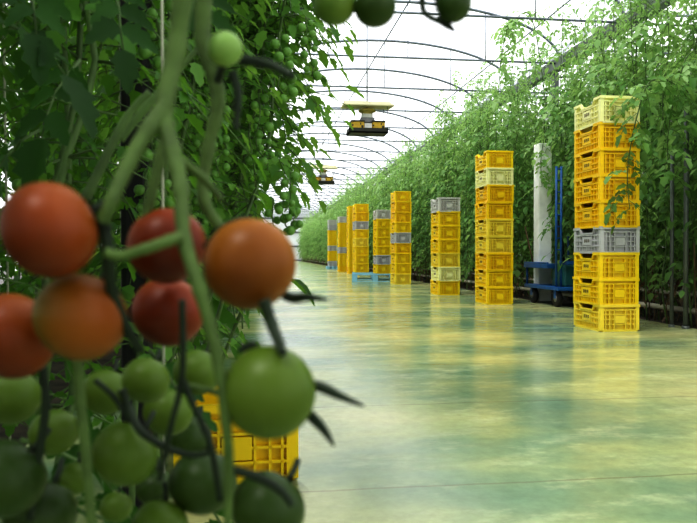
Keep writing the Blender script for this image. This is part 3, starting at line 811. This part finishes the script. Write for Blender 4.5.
fg = [  # px, py, rpx, distance, material, tilt of the shoulder (towards x, towards camera -, up), sepal length, label
 (50, 230, 49, .40, 't_redorange', (.7, .5, .45), .75, 'large red-orange tomato, the upper left one of the ripe bunch'),
 (81, 317, 46, .43, 't_turn', (.3, .6, .75), .7, 'orange tomato turning olive, directly below the upper left one'),
 (12, 336, 44, .46, 't_redorange', (.6, .6, .6), .6, 'red tomato cut off by the left edge of the picture'),
 (167, 246, 39, .47, 't_red', (-.3, .75, .5), .55, 'deep red tomato crossed by the green truss stalk'),
 (168, 312, 36, .52, 't_red', (.2, .7, .6), .6, 'red tomato half hidden directly below the deep red one'),
 (250, 264, 46, .42, 't_orange', (-.1, 1, .3), .6, 'golden orange tomato at the right of the ripe bunch'),
 (269, 392, 47, .40, 't_green', (.2, 1, .3), .6, 'large unripe green tomato in front of the yellow crate'),
 (225, 49, 18, .46, 't_lime', (-.1, .5, .8), .6, 'small pale green tomato at the top left near the thick stalk'),
 (334, 5, 21, .54, 't_olive', (.1, .3, .9), .6, 'olive green tomato, left one of the pair at the top edge'),
 (375, 7, 21, .54, 't_greendark', (-.1, .3, .9), .6, 'dark green tomato, right one of the pair at the top edge'),
 (454, 4, 18.5, .55, 't_greendark', (-.5, .2, .2), 1.0, 'single dark green tomato hanging at the top edge over the roof'),
 (146, 380, 24, .60, 't_green', (.3, .5, .7), .6, 'mid-size green tomato below the half-hidden red one'),
 (125, 454, 33, .52, 't_green', (.5, .4, .7), .6, 'round green tomato low in the centre of the unripe bunch'),
 (6, 478, 40, .50, 't_greendark', (.5, .4, .6), .6, 'dark green tomato low at the left edge'),
 (106, 392, 24, .66, 't_green', (.2, .5, .7), .5, 'green tomato below the olive-orange one'),
 (54, 432, 24, .68, 't_green', (-.3, .5, .7), .5, 'green tomato between the left edge and the vertical stalk'),
 (168, 412, 25, .66, 't_green', (.3, .5, .7), .5, 'green tomato with a bright glint behind the forked dark stalk'),
 (197, 372, 24, .70, 't_green', (.3, .5, .7), .5, 'green tomato tucked to the left of the largest green one'),
 (10, 396, 30, .58, 't_green', (.3, .5, .7), .5, 'green tomato under the red one at the left edge'),
 (190, 437, 22, .74, 't_greendark', (.3, .5, .7), .5, 'shaded green tomato left of the yellow crate'),
 (203, 482, 34, .56, 't_greendark', (.1, .4, .8), .5, 'dark green tomato below the yellow crate edge'),
 (155, 488, 19, .62, 't_greendark', (.1, .4, .8), .5, 'small dark green tomato right of the round low one'),
 (268, 508, 38, .48, 't_greendark', (.5, .4, .6), .6, 'green tomato at the bottom edge under the yellow crate'),
 (75, 478, 17, .70, 't_green', (.1, .4, .8), .5, 'small green tomato behind the vertical stalk at the lower left'),
 (40, 512, 36, .54, 't_greendark', (.3, .4, .8), .5, 'green tomato at the lower left corner'),
 (116, 507, 16, .64, 't_green', (.1, .4, .8), .5, 'small green tomato at the bottom edge under the round one'),
 (160, 526, 28, .54, 't_green', (.1, .4, .8), .5, 'green tomato cut off by the middle of the bottom edge'),
]
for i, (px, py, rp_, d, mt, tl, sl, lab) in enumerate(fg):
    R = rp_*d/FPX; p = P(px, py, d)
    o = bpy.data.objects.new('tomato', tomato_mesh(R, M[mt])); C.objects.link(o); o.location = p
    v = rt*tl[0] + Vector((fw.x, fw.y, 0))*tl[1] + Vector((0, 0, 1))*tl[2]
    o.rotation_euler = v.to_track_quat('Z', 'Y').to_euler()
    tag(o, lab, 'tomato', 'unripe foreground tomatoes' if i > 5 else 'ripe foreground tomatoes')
    cobj = bpy.data.objects.new('calyx', calyx_mesh(R, sl, random.Random(i*3+1))); C.objects.link(cobj); cobj.parent = o
# long sepals that show past the edge of two tomatoes
TOM = {o['label']: o for o in C.objects if o.get('category') == 'tomato'}
bpy.context.view_layer.update()
def sepals(key, lists):
    o = [v for k_, v in TOM.items() if key in k_][0]; inv = o.matrix_world.inverted()
    for pts in lists:
        m = MB(); q = smoothpts([inv @ P(*p) for p in pts], 5); k_ = len(q)
        m.tube(q, [.0006 + .0026*math.sin(math.pi*(.25+.75*i/(k_-1))) for i in range(k_)], 8)
        m.build('sepal', M['stem_dark'], o)
sepals('large unripe green', [[(296, 385, .425), (318, 386, .42), (340, 396, .415), (364, 406, .41)], [(295, 400, .425), (312, 417, .42), (324, 430, .415), (334, 446, .41)], [(262, 352, .42), (250, 346, .42), (238, 352, .415)]])
sepals('golden orange', [[(275, 290, .45), (292, 298, .445), (308, 297, .44), (328, 300, .44)], [(265, 295, .45), (268, 312, .445), (275, 335, .44)]])
sepals('single dark green', [[(438, 18, .56), (446, 24, .555), (455, 31, .55)]])
# leaves of the foreground vine
def big_leaf(px, py, d, az, el, L, seed, mat='leaf_front', pairs=3):
    rn = random.Random(seed); a = MB(); s = MB()
    compound(a, s, L_(P(px, py, d)), az, el, L*.8, rn, 8, True, 1.05, pairs)
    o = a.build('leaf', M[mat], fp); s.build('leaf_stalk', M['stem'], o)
for (px, py, d, az, el, L, sd) in ((30, -30, 1.05, -1.2, -.3, .22, 1), (80, 60, 1.25, -2.0, -.5, .24, 2), (-20, 20, 1.0, -.4, .1, .22, 3),
                                   (110, -20, 1.1, -1.0, -.6, .2, 4), (20, 440, .8, .5, -.2, .2, 5), (70, 500, .85, 1.0, 0, .2, 6),
                                   (150, 350, .9, -.8, -.3, .18, 7), (10, 520, .7, .2, .4, .16, 8), (120, 420, .95, 2.5, -.3, .2, 9),
                                   (200, -30, 1.2, -1.4, -.7, .2, 10), (40, 130, 1.2, -2.4, -.4, .2, 11), (190, 500, .95, 1, -.2, .16, 12), (0, 300, .95, .4, -.4, .2, 13)):
    big_leaf(px, py, d, az, el, L, sd)
for (px, py, d, az, el, L, sd) in ((70, -20, 1.5, -1.4, -.5, .22, 31), (112, 15, 1.6, -1.7, -.8, .2, 32), (60, 160, 1.6, -2.3, -.2, .18, 33)):
    big_leaf(px, py, d, az, el, L, sd, 'leaf_aisle')

# ---------------------------------------------------------------- camera, light
cd = bpy.data.cameras.new('camera'); co = bpy.data.objects.new('camera', cd); C.objects.link(co)
cd.sensor_width = 36; cd.lens = 36*FPX/697; cd.clip_start = .02; cd.clip_end = 300
co.matrix_world = Matrix(((rt.x, up.x, -fw.x, CAM.x), (rt.y, up.y, -fw.y, CAM.y), (rt.z, up.z, -fw.z, CAM.z), (0, 0, 0, 1)))
cd.dof.use_dof = True; cd.dof.focus_distance = 8.5; cd.dof.aperture_fstop = 36*FPX/697/4.3
bpy.context.scene.camera = co
w = bpy.data.worlds.new('world'); bpy.context.scene.world = w; w.use_nodes = True
nt = w.node_tree; nt.nodes.clear()
o = nt.nodes.new('ShaderNodeOutputWorld'); bg = nt.nodes.new('ShaderNodeBackground')
bg.inputs['Color'].default_value = (.97, .98, 1, 1); bg.inputs['Strength'].default_value = 1.35
nt.links.new(bg.outputs[0], o.inputs['Surface'])
sl = bpy.data.lights.new('sun', 'SUN'); sl.energy = 2.4; sl.angle = math.radians(14); sl.color = (1, .97, .9)
so = bpy.data.objects.new('sun', sl); C.objects.link(so); so.rotation_euler = Vector((-.45, -.35, 1)).to_track_quat('Z', 'Y').to_euler()
sc = bpy.context.scene
sc.view_settings.view_transform = 'Standard'; sc.view_settings.exposure = 0.38; sc.view_settings.gamma = .70; sc.view_settings.look = 'None'
sc.cycles.max_bounces = 8; sc.cycles.transparent_max_bounces = 12; sc.cycles.transmission_bounces = 5
sc.cycles.sample_clamp_indirect = 6
